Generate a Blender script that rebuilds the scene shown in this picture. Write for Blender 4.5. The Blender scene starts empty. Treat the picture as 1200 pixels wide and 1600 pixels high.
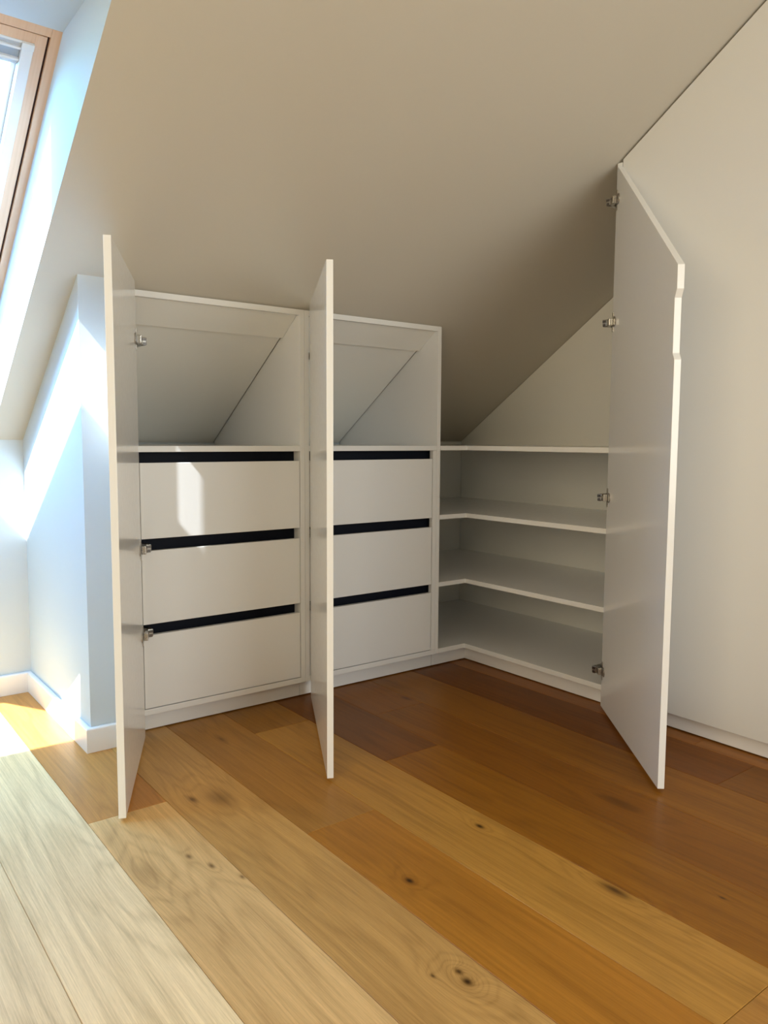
import bpy, bmesh, math, random
from mathutils import Vector, Matrix

random.seed(7)
scene = bpy.context.scene
COL = scene.collection

# ------------------------------------------------------------------ camera
cam_d = bpy.data.cameras.new('camera')
cam = bpy.data.objects.new('camera', cam_d)
COL.objects.link(cam)
FWD = Vector((0.60532127, 0.79062804, -0.09216005))
RGT = Vector((0.7942914, -0.60751431, 0.00524765))
UP = Vector((0.05183961, 0.07637845, 0.99573038))
cam.matrix_world = Matrix(((RGT.x, UP.x, -FWD.x, -2.3838),
                           (RGT.y, UP.y, -FWD.y, -2.5135),
                           (RGT.z, UP.z, -FWD.z, 1.0),
                           (0, 0, 0, 1)))
cam_d.sensor_fit = 'HORIZONTAL'
cam_d.sensor_width = 36.0
cam_d.lens = 1219.37 / 1200 * 36.0
cam_d.clip_start = 0.05
scene.camera = cam

# ------------------------------------------------------------------ sky, sun, exposure
SUN = Vector((1.0, 0.12, -1.27))          # direction the sunlight travels
world = bpy.data.worlds.new('sky')
scene.world = world
world.use_nodes = True
wn = world.node_tree.nodes
wn.clear()
w_out = wn.new('ShaderNodeOutputWorld')
w_bg = wn.new('ShaderNodeBackground')
w_sky = wn.new('ShaderNodeTexSky')
w_sky.sky_type = 'NISHITA'
w_sky.sun_disc = False
w_sky.sun_elevation = math.atan2(1.27, math.hypot(1, .12))
w_sky.sun_rotation = math.atan2(-SUN.x, -SUN.y)
w_sky.air_density = 1.0
w_sky.dust_density = 1.0
w_sky.ozone_density = 1.0
w_bg.inputs['Strength'].default_value = 2.7
w_tint = wn.new('ShaderNodeMix')            # a clear, deep blue noon sky
w_tint.data_type = 'RGBA'
w_tint.blend_type = 'MULTIPLY'
w_tint.inputs['Factor'].default_value = 1
w_tint.inputs[7].default_value = (.48, 1.0, 1.34, 1)
world.node_tree.links.new(w_sky.outputs[0], w_tint.inputs[6])
world.node_tree.links.new(w_tint.outputs[2], w_bg.inputs[0])
world.node_tree.links.new(w_bg.outputs[0], w_out.inputs[0])

sun_d = bpy.data.lights.new('sun', 'SUN')
sun_d.energy = 27.0
sun_d.angle = math.radians(0.53)
sun_d.color = (0.97, 0.98, 1.0)
sun = bpy.data.objects.new('sun', sun_d)
COL.objects.link(sun)
sun.rotation_euler = SUN.to_track_quat('-Z', 'Y').to_euler()
sun.location = (-6, -1, 8)


def portal(name, loc, direction, sx, sy, xaxis):
    d = bpy.data.lights.new(name, 'AREA')
    d.shape = 'RECTANGLE'
    d.size, d.size_y = sx, sy
    d.cycles.is_portal = True
    o = bpy.data.objects.new(name, d)
    COL.objects.link(o)
    z = -Vector(direction).normalized()
    x = Vector(xaxis).normalized()
    y = z.cross(x)
    o.matrix_world = Matrix(((x.x, y.x, z.x, loc[0]), (x.y, y.y, z.y, loc[1]),
                             (x.z, y.z, z.z, loc[2]), (0, 0, 0, 1)))


# fill lamps added behind the camera, set in made-up casements at back and left
BWX0, BWX1, BWZ0, BWZ1 = -2.10, -.10, .50, 2.20
LWY0, LWY1, LWZ0, LWZ1 = -3.90, -1.70, .95, 2.32
def fill_light(name, loc, direction, w, h, energy, color):
    d = bpy.data.lights.new(name, 'AREA')
    d.shape = 'RECTANGLE'
    d.size, d.size_y = w, h
    d.energy, d.color = energy, color
    o = bpy.data.objects.new(name, d)
    COL.objects.link(o)
    z = -Vector(direction)
    y = Vector((0, 0, 1))
    x = y.cross(z)
    o.matrix_world = Matrix(((x.x, y.x, z.x, loc[0]), (x.y, y.y, z.y, loc[1]), (x.z, y.z, z.z, loc[2]), (0, 0, 0, 1)))


fill_light('back_fill', ((BWX0 + BWX1) / 2, -4.595, (BWZ0 + BWZ1) / 2), (0, 1, 0), BWX1 - BWX0 - .12, BWZ1 - BWZ0 - .12, 50.0, (.95, .98, .94))
fill_light('gable_fill', (-4.395, (LWY0 + LWY1) / 2, (LWZ0 + LWZ1) / 2), (1, 0, 0), LWY1 - LWY0 - .12, LWZ1 - LWZ0 - .12, 52.0, (1.0, .82, .54))

scene.view_settings.view_transform = 'Standard'
scene.view_settings.look = 'None'
scene.view_settings.gamma = 1.0
scene.view_settings.use_curve_mapping = False
scene.view_settings.exposure = 0.07
cy = scene.cycles
cy.use_denoising = True
cy.use_adaptive_sampling = True
cy.adaptive_threshold = 0.015
cy.max_bounces = 14
cy.diffuse_bounces = 8
cy.glossy_bounces = 4
cy.transparent_max_bounces = 8
cy.sample_clamp_indirect = 6.0
cy.caustics_reflective = False
cy.caustics_refractive = False

# ------------------------------------------------------------------ measures of the place
C0, SL = 1.484, 0.662            # sloped ceiling: z = C0 - SL*y
YK = 0.743                       # knee wall
XS = -1.652                      # side of the wall stub by the skylight
YP = -0.0186                     # front of that stub
XL, XR, YB, ZF = -4.4, 0.69, -4.6, 2.5
WIN_OFF = 0.32                   # skylight frame sits this far above the ceiling plane


def zc(y, off=0.0):
    return min(C0 - SL * y, ZF) + off


# ------------------------------------------------------------------ materials
def new_mat(name):
    m = bpy.data.materials.new(name)
    m.use_nodes = True
    nt = m.node_tree
    return m, nt, nt.nodes['Principled BSDF']


def plain(name, col, rough=.5, spec=.5, metal=0.0, bump=0.0, scale=200.0, vary=0.0, coat=0.0):
    m, nt, b = new_mat(name)
    b.inputs['Base Color'].default_value = (*col, 1)
    b.inputs['Roughness'].default_value = rough
    b.inputs['Specular IOR Level'].default_value = spec
    b.inputs['Metallic'].default_value = metal
    if coat:
        b.inputs['Coat Weight'].default_value = coat
        b.inputs['Coat Roughness'].default_value = .12
    geo = nt.nodes.new('ShaderNodeNewGeometry')
    n = nt.nodes.new('ShaderNodeTexNoise')
    n.inputs['Scale'].default_value = scale
    n.inputs['Detail'].default_value = 3
    nt.links.new(geo.outputs['Position'], n.inputs['Vector'])
    if vary:
        mr = nt.nodes.new('ShaderNodeMapRange')
        mr.inputs['To Min'].default_value = rough - vary
        mr.inputs['To Max'].default_value = rough + vary
        nt.links.new(n.outputs['Fac'], mr.inputs['Value'])
        nt.links.new(mr.outputs['Result'], b.inputs['Roughness'])
    if bump:
        bp = nt.nodes.new('ShaderNodeBump')
        bp.inputs['Strength'].default_value = bump
        bp.inputs['Distance'].default_value = .001
        nt.links.new(n.outputs['Fac'], bp.inputs['Height'])
        nt.links.new(bp.outputs['Normal'], b.inputs['Normal'])
    return m


M = {}
M['wall'] = plain('wall_paint', (.585, .64, .675), .85, .25, bump=.06, scale=260)  # blue of the sky light is mixed into the paint
M['ceil'] = plain('ceiling_paint', (.53, .50, .44), .9, .2, bump=.05, scale=240)
M['lining'] = plain('sky_tinted_paint', (.57, .65, .71), .85, .25, bump=.06, scale=260)  # wall paint again, its blue standing in for sky light
M['cab'] = plain('white_lacquer', (.80, .81, .82), .17, .5, vary=.03, scale=60)
M['wardrobe'] = plain('shaded_white_lacquer', (.70, .70, .69), .22, .5, vary=.03, scale=60)  # same lacquer made darker, standing in for shade on the doors
M['cab_in'] = plain('white_melamine', (.81, .81, .78), .45, .4, vary=.03, scale=80)
M['base'] = plain('baseboard_gloss', (.82, .81, .80), .3, .5, scale=80, vary=.03)
M['dark'] = plain('dark_grip_channel', (.006, .008, .016), .6, .15, scale=80, vary=.03)
M['void'] = plain('shadow_gap', (.03, .027, .024), .9, .1)
M['steel'] = plain('nickel_steel', (.47, .455, .43), .28, .5, 1.0, scale=150, vary=.04)
M['steel_dark'] = plain('dark_steel', (.16, .15, .145), .35, .5, 1.0)
M['alu'] = plain('window_white_metal', (.72, .74, .76), .35, .5)
M['alu_grey'] = plain('window_grey_metal', (.36, .43, .52), .4, .5)
M['blind_grey'] = plain('pale_blind_grey', (.55, .60, .66), .5, .4)
M['gasket'] = plain('dark_gasket', (.045, .02, .018), .7, .2)
M['sub'] = plain('subfloor', (.05, .03, .015), .9, .1)
M['frame_white'] = plain('painted_frame', (.8, .79, .77), .4, .5)


def wood_pine():
    m, nt, b = new_mat('pine')
    geo = nt.nodes.new('ShaderNodeNewGeometry')
    mp = nt.nodes.new('ShaderNodeVectorMath')
    mp.operation = 'MULTIPLY'
    mp.inputs[1].default_value = (150, 4, 5)
    n = nt.nodes.new('ShaderNodeTexNoise')
    n.inputs['Scale'].default_value = 1
    n.inputs['Detail'].default_value = 4
    cr = nt.nodes.new('ShaderNodeValToRGB')
    cr.color_ramp.elements[0].color = (.66, .43, .28, 1)
    cr.color_ramp.elements[1].color = (.72, .49, .33, 1)
    cr.color_ramp.elements[0].position = .3
    cr.color_ramp.elements[1].position = .7
    L = nt.links.new
    L(geo.outputs['Position'], mp.inputs[0])
    L(mp.outputs[0], n.inputs['Vector'])
    L(n.outputs['Fac'], cr.inputs['Fac'])
    L(cr.outputs['Color'], b.inputs['Base Color'])
    b.inputs['Roughness'].default_value = .4
    return m


M['pine'] = wood_pine()


def glass_mat():
    m, nt, b = new_mat('window_glass')
    nt.nodes.remove(b)
    out = nt.nodes['Material Output']
    tr = nt.nodes.new('ShaderNodeBsdfTransparent')
    tr.inputs['Color'].default_value = (.95, .97, .97, 1)
    gl = nt.nodes.new('ShaderNodeBsdfGlossy')
    gl.inputs['Roughness'].default_value = .02
    mx = nt.nodes.new('ShaderNodeMixShader')
    mx.inputs[0].default_value = .05
    nt.links.new(tr.outputs[0], mx.inputs[1])
    nt.links.new(gl.outputs[0], mx.inputs[2])
    nt.links.new(mx.outputs[0], out.inputs['Surface'])
    return m


M['glass'] = glass_mat()
M['frosted'] = plain('frosted_glass', (.8, .82, .82), .5, .5)

# knots of the oak: world x, y, radius across, radius along, darkness, grain swirl
KNOTS = [(-.999, -1.122, .006, .011, 1.0, .020), (-.962, -1.512, .010, .030, .85, .030),
         (-1.305, -1.207, .007, .011, 1.0, .022), (-1.424, -1.500, .005, .008, .9, .022),
         (-1.430, -1.530, .007, .010, 1.0, .045), (-1.471, -1.479, .003, .005, .8, .012),
         (-.797, -1.673, .003, .006, .8, .008), (-1.467, -.572, .020, .050, .55, .030),
         (-1.534, -.533, .007, .016, .7, .015), (-1.275, -.178, .006, .022, .6, .015),
         (-1.664, -.808, .0045, .010, .7, .012), (-1.638, -.880, .0045, .010, .75, .012),
         (-1.602, -.964, .003, .007, .75, .008), (-.518, -.222, .010, .022, .55, .020),
         (-.597, -1.261, .016, .045, .45, .025), (-1.770, -.815, .018, .040, .30, .030)]


def oak():
    m, nt, b = new_mat('oak_plank')
    N, L = nt.nodes.new, nt.links.new

    def math_(op, a, c=None, clamp=False):
        n = N('ShaderNodeMath')
        n.operation = op
        n.use_clamp = clamp
        for i, v in enumerate((a, c)):
            if v is None:
                continue
            if isinstance(v, (int, float)):
                n.inputs[i].default_value = v
            else:
                L(v, n.inputs[i])
        return n.outputs[0]

    geo = N('ShaderNodeNewGeometry')
    sep = N('ShaderNodeSeparateXYZ')
    L(geo.outputs['Position'], sep.inputs[0])
    X, Y = sep.outputs[0], sep.outputs[1]
    oi = N('ShaderNodeObjectInfo')
    R = oi.outputs['Random']
    swirl = dark = None
    for kx, ky, rx, ry, dk, sw in KNOTS:
        dx = math_('SUBTRACT', X, kx)
        dy = math_('SUBTRACT', Y, ky)
        a = math_('MULTIPLY', dx, 1 / (rx * 1.25))
        c = math_('MULTIPLY', dy, 1 / (ry * 1.25))
        q = math_('ADD', math_('MULTIPLY', a, a), math_('MULTIPLY', c, c))
        core = math_('MULTIPLY', math_('POWER', 2.718, math_('MULTIPLY', q, -.9)), dk)
        wide = math_('MULTIPLY', math_('DIVIDE', sw, math_('ADD', math_('MULTIPLY', q, .10), 1)), 1)
        wide = math_('MULTIPLY', wide, math_('POWER', 2.718, math_('MULTIPLY', q, -.006)))
        dark = core if dark is None else math_('MAXIMUM', dark, core)
        swirl = wide if swirl is None else math_('ADD', swirl, wide)
    # plank-local shift so no two boards share grain
    off = N('ShaderNodeCombineXYZ')
    L(math_('MULTIPLY', R, 37.0), off.inputs[0])
    L(math_('MULTIPLY', R, 91.0), off.inputs[1])
    L(math_('MULTIPLY', R, 13.0), off.inputs[2])
    base = N('ShaderNodeCombineXYZ')
    L(math_('ADD', X, swirl), base.inputs[0])
    L(Y, base.inputs[1])
    pv = N('ShaderNodeVectorMath')
    pv.operation = 'ADD'
    L(base.outputs[0], pv.inputs[0])
    L(off.outputs[0], pv.inputs[1])

    def stretched(sx, sy, detail, rough=.55, dist=0.0):
        v = N('ShaderNodeVectorMath')
        v.operation = 'MULTIPLY'
        v.inputs[1].default_value = (sx, sy, 1)
        L(pv.outputs[0], v.inputs[0])
        n = N('ShaderNodeTexNoise')
        n.inputs['Scale'].default_value = 1
        n.inputs['Detail'].default_value = detail
        n.inputs['Roughness'].default_value = rough
        n.inputs['Distortion'].default_value = dist
        L(v.outputs[0], n.inputs['Vector'])
        return n.outputs['Fac']

    fine = stretched(380, 5, 4, .65)
    pore = stretched(1000, 42, 2)
    mid = stretched(90, 1.3, 4, .6, .3)
    broad = stretched(11, .9, 3, .5, .6)
    cath = math_('ADD', math_('MULTIPLY', stretched(9, .8, 2), 46.0), 0.0)
    rings = math_('SINE', math_('ADD', cath, math_('MULTIPLY', swirl, 700.0)))
    rings = math_('POWER', math_('MULTIPLY', math_('ADD', rings, 1.0), .5), 3.0)
    tone = math_('ADD', math_('MULTIPLY', math_('SUBTRACT', fine, .5), .62),
                 math_('MULTIPLY', math_('SUBTRACT', mid, .5), .52))
    tone = math_('ADD', tone, math_('MULTIPLY', math_('SUBTRACT', pore, .5), .30))
    tone = math_('ADD', tone, math_('MULTIPLY', math_('SUBTRACT', broad, .5), .42))
    tone = math_('SUBTRACT', tone, math_('MULTIPLY', rings, .13))
    tone = math_('ADD', tone, 1.0)
    dimm = math_('MULTIPLY', tone, math_('SUBTRACT', 1.0, math_('MULTIPLY', dark, .96)))
    dimm = math_('MAXIMUM', dimm, .05)
    # darker grain is also redder
    sc = N('ShaderNodeCombineColor')
    L(math_('POWER', dimm, .9), sc.inputs[0])
    L(dimm, sc.inputs[1])
    L(math_('POWER', dimm, 1.18), sc.inputs[2])
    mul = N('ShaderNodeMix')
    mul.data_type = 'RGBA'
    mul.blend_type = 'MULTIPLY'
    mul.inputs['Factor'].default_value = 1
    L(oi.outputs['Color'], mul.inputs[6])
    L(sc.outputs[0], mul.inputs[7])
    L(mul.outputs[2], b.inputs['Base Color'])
    L(math_('ADD', math_('MULTIPLY', fine, .16), .30), b.inputs['Roughness'])
    b.inputs['Specular IOR Level'].default_value = .19
    bp = N('ShaderNodeBump')
    bp.inputs['Strength'].default_value = .10
    bp.inputs['Distance'].default_value = .001
    L(math_('ADD', fine, mid), bp.inputs['Height'])
    L(bp.outputs['Normal'], b.inputs['Normal'])
    return m


M['oak'] = oak()

# ------------------------------------------------------------------ builders
WLOC = {}


def link(name, bm, mat, parent=None, smooth=False):
    bmesh.ops.recalc_face_normals(bm, faces=bm.faces)
    lo = Vector((min(v.co.x for v in bm.verts), min(v.co.y for v in bm.verts), min(v.co.z for v in bm.verts)))
    hi = Vector((max(v.co.x for v in bm.verts), max(v.co.y for v in bm.verts), max(v.co.z for v in bm.verts)))
    c = Vector(((lo.x + hi.x) / 2, (lo.y + hi.y) / 2, lo.z))
    for v in bm.verts:
        v.co -= c
    me = bpy.data.meshes.new(name)
    bm.to_mesh(me)
    bm.free()
    if smooth:
        for p in me.polygons:
            p.use_smooth = True
    me.materials.append(M[mat] if isinstance(mat, str) else mat)
    o = bpy.data.objects.new(name, me)
    COL.objects.link(o)
    WLOC[o] = c
    if parent is not None:
        o.parent = parent
        o.location = c - WLOC[parent]
    else:
        o.location = c
    return o


def thing(name, loc, label=None, cat=None, group=None, kind=None):
    o = bpy.data.objects.new(name, None)
    o.empty_display_size = .1
    COL.objects.link(o)
    o.location = loc
    WLOC[o] = Vector(loc)
    return tag(o, label, cat, group, kind)


def tag(o, label=None, cat=None, group=None, kind=None):
    if label:
        o['label'] = label
    if cat:
        o['category'] = cat
    if group:
        o['group'] = group
    if kind:
        o['kind'] = kind
    return o


def add_box(bm, x0, x1, y0, y1, z0, z1, bev=0.0, T=None):
    if x1 < x0: x0, x1 = x1, x0
    if y1 < y0: y0, y1 = y1, y0
    vs = [bm.verts.new((x, y, z)) for z in (z0, z1) for y in (y0, y1) for x in (x0, x1)]
    fs = [bm.faces.new([vs[i] for i in f]) for f in
          ((0, 2, 3, 1), (4, 5, 7, 6), (0, 1, 5, 4), (2, 6, 7, 3), (0, 4, 6, 2), (1, 3, 7, 5))]
    if bev:
        es = list({e for f in fs for e in f.edges})
        r = bmesh.ops.bevel(bm, geom=es, offset=bev, segments=2, profile=.6, affect='EDGES')
        vs = list({v for f in r['faces'] for v in f.verts} | {v for v in vs if v.is_valid})
    if T:
        for v in vs:
            v.co = T(v.co)
    return vs


def box(name, x0, x1, y0, y1, z0, z1, mat, parent=None, bev=.0012, T=None):
    bm = bmesh.new()
    add_box(bm, x0, x1, y0, y1, z0, z1, bev, T)
    return link(name, bm, mat, parent)


def add_prism(bm, pts, a, b, place, bev=0.0):
    """pts: 2D outline; a..b: extent along the third axis; place(u, v, w) -> world"""
    lo = [bm.verts.new(place(u, v, a)) for u, v in pts]
    hi = [bm.verts.new(place(u, v, b)) for u, v in pts]
    n = len(pts)
    fs = [bm.faces.new(lo[::-1]), bm.faces.new(hi)]
    for i in range(n):
        j = (i + 1) % n
        fs.append(bm.faces.new((lo[i], lo[j], hi[j], hi[i])))
    bmesh.ops.recalc_face_normals(bm, faces=fs)
    if bev:
        es = [e for e in {e for f in fs for e in f.edges}]
        bmesh.ops.bevel(bm, geom=es, offset=bev, segments=2, profile=.6, affect='EDGES')


def prism(name, pts, a, b, place, mat, parent=None, bev=0.0):
    bm = bmesh.new()
    add_prism(bm, pts, a, b, place, bev)
    return link(name, bm, mat, parent)


def add_cyl(bm, c, axis, r, h, n=20):
    axis = Vector(axis).normalized()
    t = axis.orthogonal().normalized()
    s = axis.cross(t)
    c = Vector(c)
    rings = []
    for w, rr in ((0, r), (h * .8, r), (h, r * .88)):
        rings.append([bm.verts.new(c + axis * w + (t * math.cos(k * 2 * math.pi / n) + s * math.sin(k * 2 * math.pi / n)) * rr) for k in range(n)])
    bm.faces.new(rings[0][::-1])
    bm.faces.new(rings[-1])
    for A, B in zip(rings, rings[1:]):
        for i in range(n):
            bm.faces.new((A[i], A[(i + 1) % n], B[(i + 1) % n], B[i]))


XZ = lambda y0=0: (lambda u, v, w: Vector((u, w, v)))      # outline in x-z, depth along y
YZ = lambda u, v, w: Vector((w, u, v))                      # outline in y-z, depth along x
XY = lambda u, v, w: Vector((u, v, w))                      # outline in x-y, depth along z

# ------------------------------------------------------------------ the room shell
floor = thing('floor', (-1.8, -1.9, 0), kind='structure')
floor['label'] = 'oak plank floor of the attic room'
box('subfloor', XL, XR, YB, .80, -.05, -.0165, 'sub', floor, 0)
edges = [-2.03, -1.808, -1.595, -1.378, -1.162, -.945, -.725, -.500, -.270, -.045, .175, .395, .615, XR]
e = -2.03
while e > XL:
    e -= .2185
    edges.insert(0, max(e, XL))
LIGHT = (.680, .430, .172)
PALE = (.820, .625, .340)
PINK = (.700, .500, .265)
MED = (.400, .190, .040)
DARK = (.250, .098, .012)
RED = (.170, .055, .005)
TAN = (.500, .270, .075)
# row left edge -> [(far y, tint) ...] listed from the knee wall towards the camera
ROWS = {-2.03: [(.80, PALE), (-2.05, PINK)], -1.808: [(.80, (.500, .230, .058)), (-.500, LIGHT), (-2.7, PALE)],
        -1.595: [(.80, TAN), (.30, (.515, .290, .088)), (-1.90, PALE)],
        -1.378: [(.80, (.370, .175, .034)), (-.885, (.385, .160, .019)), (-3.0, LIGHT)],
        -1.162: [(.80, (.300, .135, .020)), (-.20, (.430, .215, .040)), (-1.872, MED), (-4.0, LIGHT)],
        -.945: [(.80, (.190, .066, .007)), (-.648, (.268, .104, .008)), (-2.8, LIGHT)],  # far and corner boards: own tone, with shade darkened into the tint
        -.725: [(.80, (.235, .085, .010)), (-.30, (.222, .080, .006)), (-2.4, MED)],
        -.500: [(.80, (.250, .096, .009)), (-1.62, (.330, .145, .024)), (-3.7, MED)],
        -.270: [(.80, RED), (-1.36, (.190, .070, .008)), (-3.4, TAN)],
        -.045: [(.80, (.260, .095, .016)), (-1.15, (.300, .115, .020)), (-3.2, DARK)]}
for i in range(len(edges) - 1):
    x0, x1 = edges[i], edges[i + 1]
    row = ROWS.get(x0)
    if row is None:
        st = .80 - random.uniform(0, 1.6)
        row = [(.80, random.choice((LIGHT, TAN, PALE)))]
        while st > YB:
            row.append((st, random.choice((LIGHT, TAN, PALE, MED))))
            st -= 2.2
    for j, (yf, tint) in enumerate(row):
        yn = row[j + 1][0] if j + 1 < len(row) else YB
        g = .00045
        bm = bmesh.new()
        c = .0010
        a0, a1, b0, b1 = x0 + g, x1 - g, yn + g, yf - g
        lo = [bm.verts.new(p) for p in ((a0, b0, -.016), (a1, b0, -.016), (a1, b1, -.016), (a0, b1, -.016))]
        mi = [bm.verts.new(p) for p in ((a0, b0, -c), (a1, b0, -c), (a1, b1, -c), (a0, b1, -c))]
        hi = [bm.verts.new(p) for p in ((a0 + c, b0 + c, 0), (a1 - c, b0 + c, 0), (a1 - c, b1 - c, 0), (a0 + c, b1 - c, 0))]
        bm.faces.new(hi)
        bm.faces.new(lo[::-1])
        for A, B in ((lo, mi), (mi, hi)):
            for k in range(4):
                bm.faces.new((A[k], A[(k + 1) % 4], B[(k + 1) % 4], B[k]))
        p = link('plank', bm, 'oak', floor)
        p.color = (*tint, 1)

# skylight openings: x0, x1, glass/frame head y, sill y
SKY1 = dict(x0=-2.405, x1=-1.765, yh=-.345, ys=YK)
SKY2 = dict(x0=-3.52, x1=-2.665, yh=-.20, ys=.56)
YFLAT = (C0 - ZF) / SL


def head_open(s):      # y where the horizontal head lining meets the ceiling plane
    return (C0 - (C0 + WIN_OFF - SL * s['yh'])) / SL


# ceiling: slope with two openings, flat part behind
bm = bmesh.new()


def quad(bm, pts):
    return bm.faces.new([bm.verts.new(p) for p in pts])


def slope_quad(xa, xb, ya, yb):
    quad(bm, ((xa, ya, zc(ya)), (xb, ya, zc(ya)), (xb, yb, zc(yb)), (xa, yb, zc(yb))))


YE = YK + .012
h1, h2 = head_open(SKY1), head_open(SKY2)
slope_quad(SKY1['x1'], XR, YFLAT, YE)
slope_quad(SKY1['x0'], SKY1['x1'], YFLAT, h1)
slope_quad(SKY2['x1'], SKY1['x0'], YFLAT, YE)
slope_quad(SKY2['x0'], SKY2['x1'], YFLAT, h2)
slope_quad(SKY2['x0'], SKY2['x1'], SKY2['ys'], YE)
slope_quad(XL, SKY2['x0'], YFLAT, YE)
quad(bm, ((XL, YB, ZF), (XR, YB, ZF), (XR, YFLAT, ZF), (XL, YFLAT, ZF)))
ceiling = tag(link('ceiling', bm, 'ceil'), kind='structure')


def lining(name, s):
    """plaster lining of a skylight shaft: level head, upright sill, two cheeks"""
    bm = bmesh.new()
    ho = head_open(s)
    yh, ys = s['yh'], s['ys']
    f = lambda y: (y, zc(y) + WIN_OFF + .01)
    zh = zc(yh) + WIN_OFF
    e = .004
    for x in (s['x0'], s['x1']):
        quad(bm, ((x, ho, zc(ho) - e * 0), (x, yh, zh), (x, ys, C0 + WIN_OFF - SL * ys), (x, ys, zc(ys))))
    quad(bm, ((s['x0'], ho, zc(ho)), (s['x1'], ho, zc(ho)), (s['x1'], yh, zh), (s['x0'], yh, zh)))
    quad(bm, ((s['x0'], ys, zc(ys)), (s['x1'], ys, zc(ys)), (s['x1'], ys, C0 + WIN_OFF - SL * ys), (s['x0'], ys, C0 + WIN_OFF - SL * ys)))
    bmesh.ops.remove_doubles(bm, verts=bm.verts, dist=.0005)
    return tag(link(name, bm, 'lining'), kind='structure')


lining('trim_1', SKY1)
lining('trim_2', SKY2)

UN = math.sqrt(1 + SL * SL)
DIRS = Vector((0, 1, -SL)) / UN         # down the slope
NRM = Vector((0, SL, 1)) / UN           # out of the roof


def skylight(name, s):
    o0 = Vector((s['x0'], s['yh'], C0 + WIN_OFF - SL * s['yh']))
    w = s['x1'] - s['x0']
    ln = (s['ys'] - s['yh']) * UN
    P = lambda u, v, t: o0 + Vector((u, 0, 0)) + DIRS * v + NRM * t
    root = thing(name, tuple(P(w / 2, ln, 0)), kind='structure')

    def ring(nm, i0, i1, t0, t1, mat, parent, top=0.0, cross=True):
        """rectangular frame between inset i0 and i1 from the opening"""
        bm = bmesh.new()
        T = lambda co: P(co.x, co.y, co.z)
        for (a, b, c, d) in ((i0, i1, i0, ln - i0), (w - i1, w - i0, i0, ln - i0)):
            add_box(bm, a, b, c, d, t0, t1, .001, T)
        if cross:
            add_box(bm, i1, w - i1, i0, i1 + top, t0, t1, .001, T)
            add_box(bm, i1, w - i1, ln - i1, ln - i0, t0, t1, .001, T)
        return link(nm, bm, mat, parent)

    ring('frame', -.012, .024, 0, .085, 'pine', root)
    ring('gasket', .0235, .030, .010, .080, 'gasket', root, cross=False)
    sash = ring('sash', .0295, .057, .006, .080, 'pine', root)
    ring('blind_rail', .0565, .084, .004, .030, 'alu', root, cross=False)
    ring('glazing_bead', .0565, .096, .034, .060, 'alu', root)
    for v0, v1, t0, mat in ((.0575, .064, .006, 'alu'), (.0645, .078, .014, 'blind_grey'), (.0785, .085, .008, 'alu'),
                            (.0855, .112, .018, 'alu_grey'), (.1125, .119, .010, 'alu'), (.1195, .134, .020, 'blind_grey')):
        bm = bmesh.new()
        add_box(bm, .0845, w - .0845, v0, v1, t0, .032, .0008, lambda co: P(co.x, co.y, co.z))
        link('blind_slat', bm, mat, root)
    bm = bmesh.new()
    for u in (.056, w - .086):
        add_box(bm, u, u + .030, .058, .076, .0, .004, .0015, lambda co: P(co.x, co.y, co.z))
    link('rail_cap', bm, 'alu', root)
    bm = bmesh.new()
    add_box(bm, .09, w - .09, .09, ln - .09, .044, .050, 0, lambda co: P(co.x, co.y, co.z))
    link('pane', bm, 'glass', root)
    # flashing that closes the joint outside
    ring('flashing', -.09, .02, .0855, .105, 'alu_grey', root)
    c = P(w / 2, ln / 2, .12)
    portal(name + '_portal', c, -NRM, w - .1, ln - .1, (1, 0, 0))
    return root


skylight('window_1', SKY1)['label'] = 'pine framed roof window over the bright niche'
skylight('window_2', SKY2)['label'] = 'smaller pine framed roof window farther along the slope'



# walls
T_W = .12


def wall_y(name, y, x0, x1, z0, ztop):
    return tag(box(name, x0, x1, y, y + T_W, z0, ztop, 'wall', None, 0), kind='structure')


wall_y('wall_knee', YK, XL, XR, -.016, zc(YK) + .012)
# gable behind the corner cupboard
prism('wall_right', [(YB, -.016), (YK, -.016), (YK, zc(YK) + .01), (YFLAT, ZF + .01), (YB, ZF + .01)], XR, XR + T_W, YZ, 'wall')
bpy.data.objects['wall_right']['kind'] = 'structure'


bm = bmesh.new()
for p in ([(YB, -.016), (LWY0, -.016), (LWY0, ZF + .01), (YB, ZF + .01)],
          [(LWY0, -.016), (LWY1, -.016), (LWY1, LWZ0), (LWY0, LWZ0)],
          [(LWY0, LWZ1), (LWY1, LWZ1), (LWY1, ZF + .01), (LWY0, ZF + .01)],
          [(LWY1, -.016), (YK, -.016), (YK, zc(YK) + .01), (YFLAT, ZF + .01), (LWY1, ZF + .01)]):
    add_prism(bm, p, XL - T_W, XL, YZ)
tag(link('wall_left', bm, 'wall'), kind='structure')
# back wall behind the camera with an opening for the added casement
bm = bmesh.new()
for a, b, c, d in ((XL, BWX0, -.016, ZF + .01), (BWX1, XR, -.016, ZF + .01), (BWX0, BWX1, -.016, BWZ0), (BWX0, BWX1, BWZ1, ZF + .01)):
    add_box(bm, a, b, YB - T_W, YB, c, d)
tag(link('wall_back', bm, 'wall'), kind='structure')


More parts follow.
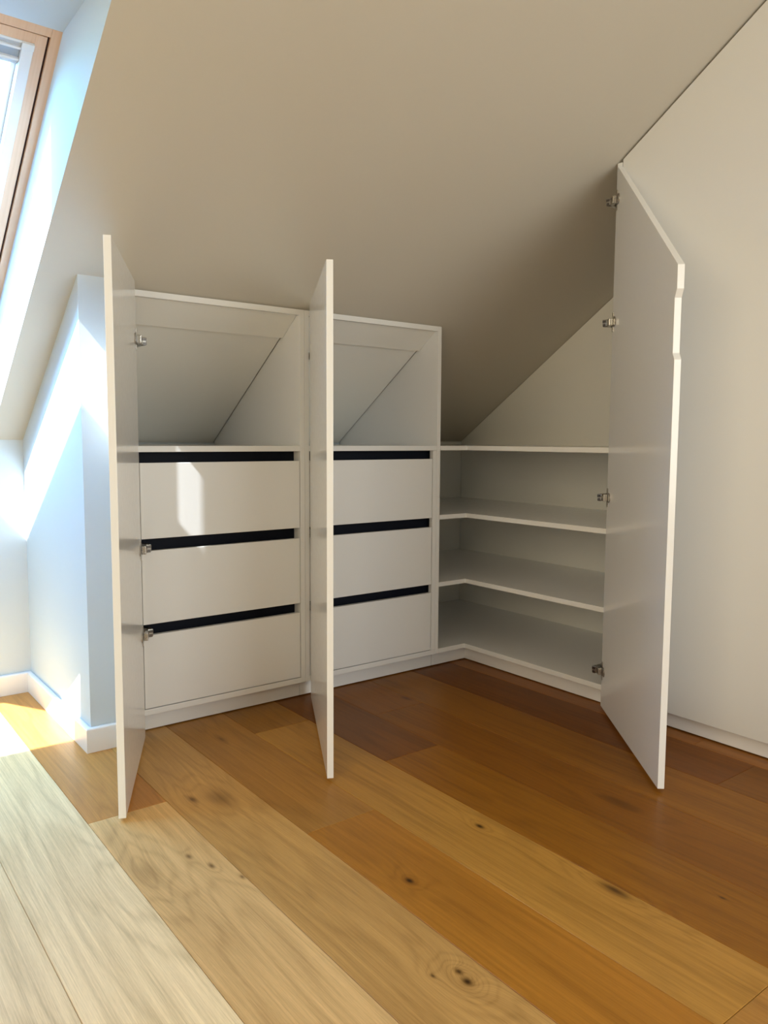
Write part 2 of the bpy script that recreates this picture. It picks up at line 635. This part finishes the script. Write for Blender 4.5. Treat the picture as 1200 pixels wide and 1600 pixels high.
def casement(name, label, u0, u1, v0, v1, P):
    """unseen two-light casement with opaque panes, added to house a fill lamp; P(u, v, w) -> world, w into the wall"""
    root = thing(name, tuple(P((u0 + u1) / 2, v0, .06)), label, kind='structure')
    um, t = (u0 + u1) / 2, .06
    for nm, p, q, r, s in (('window_frame', u0, u0 + t, v0, v1), ('window_frame', u1 - t, u1, v0, v1),
                           ('window_frame', u0 + t, u1 - t, v0, v0 + t), ('window_frame', u0 + t, u1 - t, v1 - t, v1),
                           ('mullion', um - t / 2, um + t / 2, v0 + t, v1 - t)):
        prism(nm, [(p, r), (q, r), (q, s), (p, s)], .035, .085, P, 'frame_white', root)
    for p, q in ((u0 + t, um - t / 2), (um + t / 2, u1 - t)):
        prism('pane', [(p, v0 + t), (q, v0 + t), (q, v1 - t), (p, v1 - t)], .057, .063, P, 'frosted', root)


casement('fill_window_back', 'unseen casement added around the back fill lamp', BWX0, BWX1, BWZ0, BWZ1, lambda u, v, w: Vector((u, YB - w, v)))
casement('fill_window_gable', 'unseen casement added around the gable fill lamp', LWY0, LWY1, LWZ0, LWZ1, lambda u, v, w: Vector((XL - w, u, v)))

# wall stub between the niche and the cupboards
XC0 = -1.490                                   # left outside of the first cupboard
prism('wall_stub', [(YP, -.016), (YK, -.016), (YK, zc(YK) + .006), (YP, zc(YP) + .006)], XS, XC0 - .002, YZ, 'wall')
bpy.data.objects['wall_stub']['kind'] = 'structure'
bpy.data.objects['wall_stub'].name = 'wall_niche'

BT, BH = .019, .080


def baseboard(name, pts):
    """pts: floor outline, swept up with an eased top"""
    bm = bmesh.new()
    add_prism(bm, pts, 0.0005, BH, XY)
    es = [e for e in bm.edges if all(abs(v.co.z - BH) < 1e-5 for v in e.verts)]
    bmesh.ops.bevel(bm, geom=es, offset=.006, segments=3, profile=.5, affect='EDGES')
    return tag(link(name, bm, 'base'), kind='structure')


baseboard('baseboard_niche', [(XS - BT, YP - BT), (XC0 - .035, YP - BT), (XC0 - .035, YP), (XS, YP), (XS, YK - BT), (XS - BT, YK - BT)])
baseboard('baseboard_knee', [(XL + BT, YK - BT), (XS, YK - BT), (XS, YK), (XL + BT, YK)])
baseboard('baseboard_left', [(XL, YB), (XL + BT, YB), (XL + BT, YK), (XL, YK)])
baseboard('baseboard_back', [(XL + BT, YB), (-.1, YB), (-.1, YB + BT), (XL + BT, YB + BT)])

# ------------------------------------------------------------------ cupboards
ZL, ZLB, ZS, ZT = .0894, .069, .9756, 1.4755
PT = .020                                   # board thickness
E_P = .045                                  # plinth set back
DROWS = [(.920, .668), (.628, .380), (.343, .0925)]


class Leaf:
    """door leaf seen from its hinge edge: s across the leaf, t out of its inner face, z up"""

    def __init__(self, hx, hy, ang, inner_first, thick=.019):
        a = math.radians(ang)
        self.o = Vector((hx, hy, 0))
        self.d = Vector((math.cos(a), math.sin(a), 0))
        self.n = Vector((-self.d.y, self.d.x, 0))

    def at(self, s, t, z):
        return self.o + self.d * s + self.n * t + Vector((0, 0, z))


def hinge(door, leaf, z, face_t, sgn, arm_from, arm_dir, side_n, mat='steel'):
    """concealed hinge: flange and cup on the leaf, arm and plate on the cupboard side.
    face_t: inner face of the leaf; sgn: +1/-1 outward from that face"""
    bm = bmesh.new()
    L = leaf.at
    TL = lambda co: L(co.x, face_t + sgn * co.y, z + co.z)
    add_box(bm, .004, .019, 0, .0025, -.034, .034, .0006, TL)
    add_cyl(bm, L(.030, face_t, z), leaf.n * sgn, .0185, .0035)
    # knuckle between cup and arm
    add_box(bm, -.010, .024, .004, .018, -.013, .013, .002, TL)
    a0 = Vector(arm_from)
    d, n = Vector(arm_dir), Vector(side_n)
    T = lambda co: a0 + d * co.x + n * co.y + Vector((0, 0, z + co.z))
    add_box(bm, -.020, .060, .012, .030, -.0125, .0125, .003, T)
    add_box(bm, .020, .070, .0, .013, -.009, .009, .001, T)
    add_box(bm, .030, .048, .0, .003, -.032, .032, .0006, T)
    add_cyl(bm, T(Vector((.040, .030, 0))), n, .0055, .002, 10)
    for f in bm.faces:
        f.tag = True
    add_box(bm, .004, .026, .0295, .0308, -.006, .006, 0, T)
    add_box(bm, -.0215, -.006, .016, .026, -.0135, -.004, 0, T)
    add_box(bm, -.0215, -.0195, .014, .028, .001, .009, 0, T)
    for f in bm.faces:
        if not f.tag:
            f.material_index = 1
    o = link('hinge', bm, mat, door)
    o.data.materials.append(M['steel_dark'])
    return o


def slanted_back(parent, x0, x1):
    """lining board under the roof slope, and the narrow strip behind the top rail"""
    a, b = (.118, 1.399), (.741, .9835)
    t = .008
    prism('back_panel', [a, b, (b[0], b[1] + t), (a[0], a[1] + t)], x0 + .001, x1 - .0045, YZ, 'cab_in', parent)
    prism('top_panel', [(.020, 1.4560), (.122, 1.3830), (.122, 1.3955), (.020, 1.4650)], x0 + .001, x1 - .0015, YZ, 'cab_in', parent)


def drawer_cupboard(x0, x1, label, door_args, filler_r, hz, leaf_z=(.011, 1.4945)):
    root = thing('drawer_cupboard', ((x0 + x1) / 2, .3, 0), label, 'cupboard')
    root['group'] = 'drawer cupboards under the slope'
    i0, i1 = x0 + PT, x1 - PT
    side = [(0, .0695), (.735, .0695), (.735, zc(.735) - .006), (.004, 1.4755), (0, 1.4755)]
    prism('side_panel', side, x0 + .0005, i0, YZ, 'cab', root, .0008)
    prism('side_panel', side, i1, x1 - .0005, YZ, 'cab', root, .0008)
    box('bottom_panel', i0, i1, 0, .70, ZLB, ZL, 'cab', root)
    box('plinth', x0 + .001, x1 - .001, E_P, E_P + .016, .004, ZLB - .0005, 'cab', root)
    box('shelf', i0 + .0004, i1 - .0004, 0, .733, ZS - PT, ZS, 'cab', root)
    box('top_rail', i0, i1, 0, .0195, 1.4555, 1.4755, 'cab', root)
    slanted_back(root, i0, i1)
    box('back_board', i0, i1, .7355, .7415, ZL, ZS - PT, 'cab_in', root, 0)
    d1 = i1 - filler_r
    if filler_r:
        box('filler_strip', i1 - filler_r + .001, i1 - .0003, 0, .020, ZL + .0005, ZS - PT - .0005, 'cab', root)
    d0 = i0 + .002
    for zt, zb in DROWS:
        dr = box('drawer', d0 + .002, d1 - .003, .0, .019, zb, zt, 'cab', root, .0012)
        box('drawer_box', d0 + .015, d1 - .018, .0193, .50, zb + .02, zt - .075, 'cab_in', dr, .001)
    for za, zb in ((ZS - PT, .920), (.668, .628), (.380, .343)):
        bm = bmesh.new()
        add_box(bm, i0 + .0003, i1 - .0003, .046, .050, zb - .05, za + .012 if za < .9 else za - .0003)
        add_box(bm, i0 + .0003, i1 - .0003, .0195, .046, zb - .05, zb - .047)
        link('grip_channel', bm, 'dark', root)
    hx, hy, ang, w, vis_inner = door_args
    leaf = Leaf(hx, hy, ang, vis_inner)
    # the hinge point lies on the face the photograph shows; n points to +90 deg of d
    th = .019
    t0, t1 = (-th, 0) if vis_inner else (0, th)
    face_t, sgn = (0, 1) if vis_inner else (th, 1)
    dbm = bmesh.new()
    add_box(dbm, 0, w, t0, t1, leaf_z[0], leaf_z[1], .0013, lambda co: leaf.at(co.x, co.y, co.z))
    door = link('door', dbm, 'cab', root)
    for z in hz:
        hinge(door, leaf, z, face_t, sgn, (i0, 0, 0), (0, 1, 0), (1, 0, 0))
    return root


XM = -.8355
drawer_cupboard(XC0, XM, 'white three-drawer cupboard beside the niche, door open with hinges showing',
                (-1.482, -.0375, -115.34, .5686, True), 0.0, (1.312, .640, .356))
drawer_cupboard(XM, -.157, 'white three-drawer cupboard in the middle, its narrow open door seen nearly edge on',
                (-.8226, -.0165, -118.4, .7373, False), .022, (1.312, .640, .356))

# corner cupboard
YH = -.745
XD = .651
cc = thing('corner_cupboard', (.25, -.05, 0), 'white corner cupboard with L-shaped open shelves and tall slanted-top door', 'cupboard')
LS = [(-.1565, 0), (0, 0), (0, YH), (XD, YH), (XD, .735), (-.1565, .735)]
for k, zt in enumerate((ZS, .6779, .3839)):
    prism('shelf', LS, zt - .0195, zt, XY, 'cab', cc, .0008)
prism('bottom_panel', LS, ZLB, ZL, XY, 'cab', cc, .0008)
box('plinth', -.1555, E_P, E_P, E_P + .016, .004, ZLB - .0005, 'cab', cc)
box('plinth', E_P, E_P + .016, YH - .018, E_P + .016, .004, ZLB - .0005, 'cab', cc)
prism('back_panel', [(YH, ZL), (.735, ZL), (.735, zc(.735) - .003), (YH, zc(YH) - .003)], XD + .0005, XD + .008, YZ, 'cab_in', cc)
prism('back_panel', [(-.1565, ZL), (XD, ZL), (XD, zc(.736) - .004), (-.1565, zc(.736) - .004)], .7355, .7415, lambda u, v, w: Vector((u, w, v)), 'cab_in', cc)
prism('side_panel', [(YH - .020, 0.0695), (YH - .0005, .0695), (YH - .0005, zc(YH) - .004), (YH - .020, zc(YH) - .004)], .0, XD, YZ, 'cab', cc)
leaf3 = Leaf(-.004, YH - .002, -129.9, True)
W3 = .7020
ZB3 = .011
NOT = .016
pts = [(0, ZB3), (W3, ZB3), (W3, 1.222), (W3 - NOT, 1.240), (W3 - NOT, 1.388), (W3, 1.410), (W3, 1.474), (.012, 1.958), (0, 1.950)]
door3 = prism('door', pts, 0, .019, lambda u, v, w: leaf3.at(u, w, v), 'cab', cc, .0012)
for z in (1.844, 1.422, .794, .148):
    hinge(door3, leaf3, z, 0, -1, (0, YH, 0), (1, 0, 0), (0, 1, 0))

# tall wardrobe with closed doors along the right gable
wd = thing('wardrobe', (.3, -2.0, 0), 'tall white wardrobe with plain closed doors under the slope at right', 'wardrobe')
ya = YH - .0215
gap = .010
ys_ = [ya, -1.525, -2.29, -3.05]
prism('side_panel', [(-3.07, .004), (-3.052, .004), (-3.052, ZF - .01), (-3.07, ZF - .01)], 0.0, XD, YZ, 'cab', wd)
for a, b in zip(ys_, ys_[1:]):
    y1, y0 = a - .0010, b + .0015
    if y0 < YFLAT < y1:
        top = [(y1, zc(y1) - gap), (YFLAT, ZF - gap), (y0, ZF - gap)]
    else:
        top = [(y1, zc(y1) - gap), (y0, zc(y0) - gap)]
    prism('door', [(y0, .062), (y1, .062)] + top, 0, .019, YZ, 'wardrobe', wd, .0012)
box('plinth', .030, .046, -3.05, ya + .0005, .005, .0605, 'cab', wd)
bmb = bmesh.new()
add_prism(bmb, [(-3.05, .0605), (ya - .002, .0605), (ya - .002, zc(ya) - .006), (YFLAT, ZF - .006), (-3.05, ZF - .006)], .0195, .030, YZ)
link('gap_shade_board', bmb, 'void', wd)  # dark sheet added to paint the shade behind the door gaps
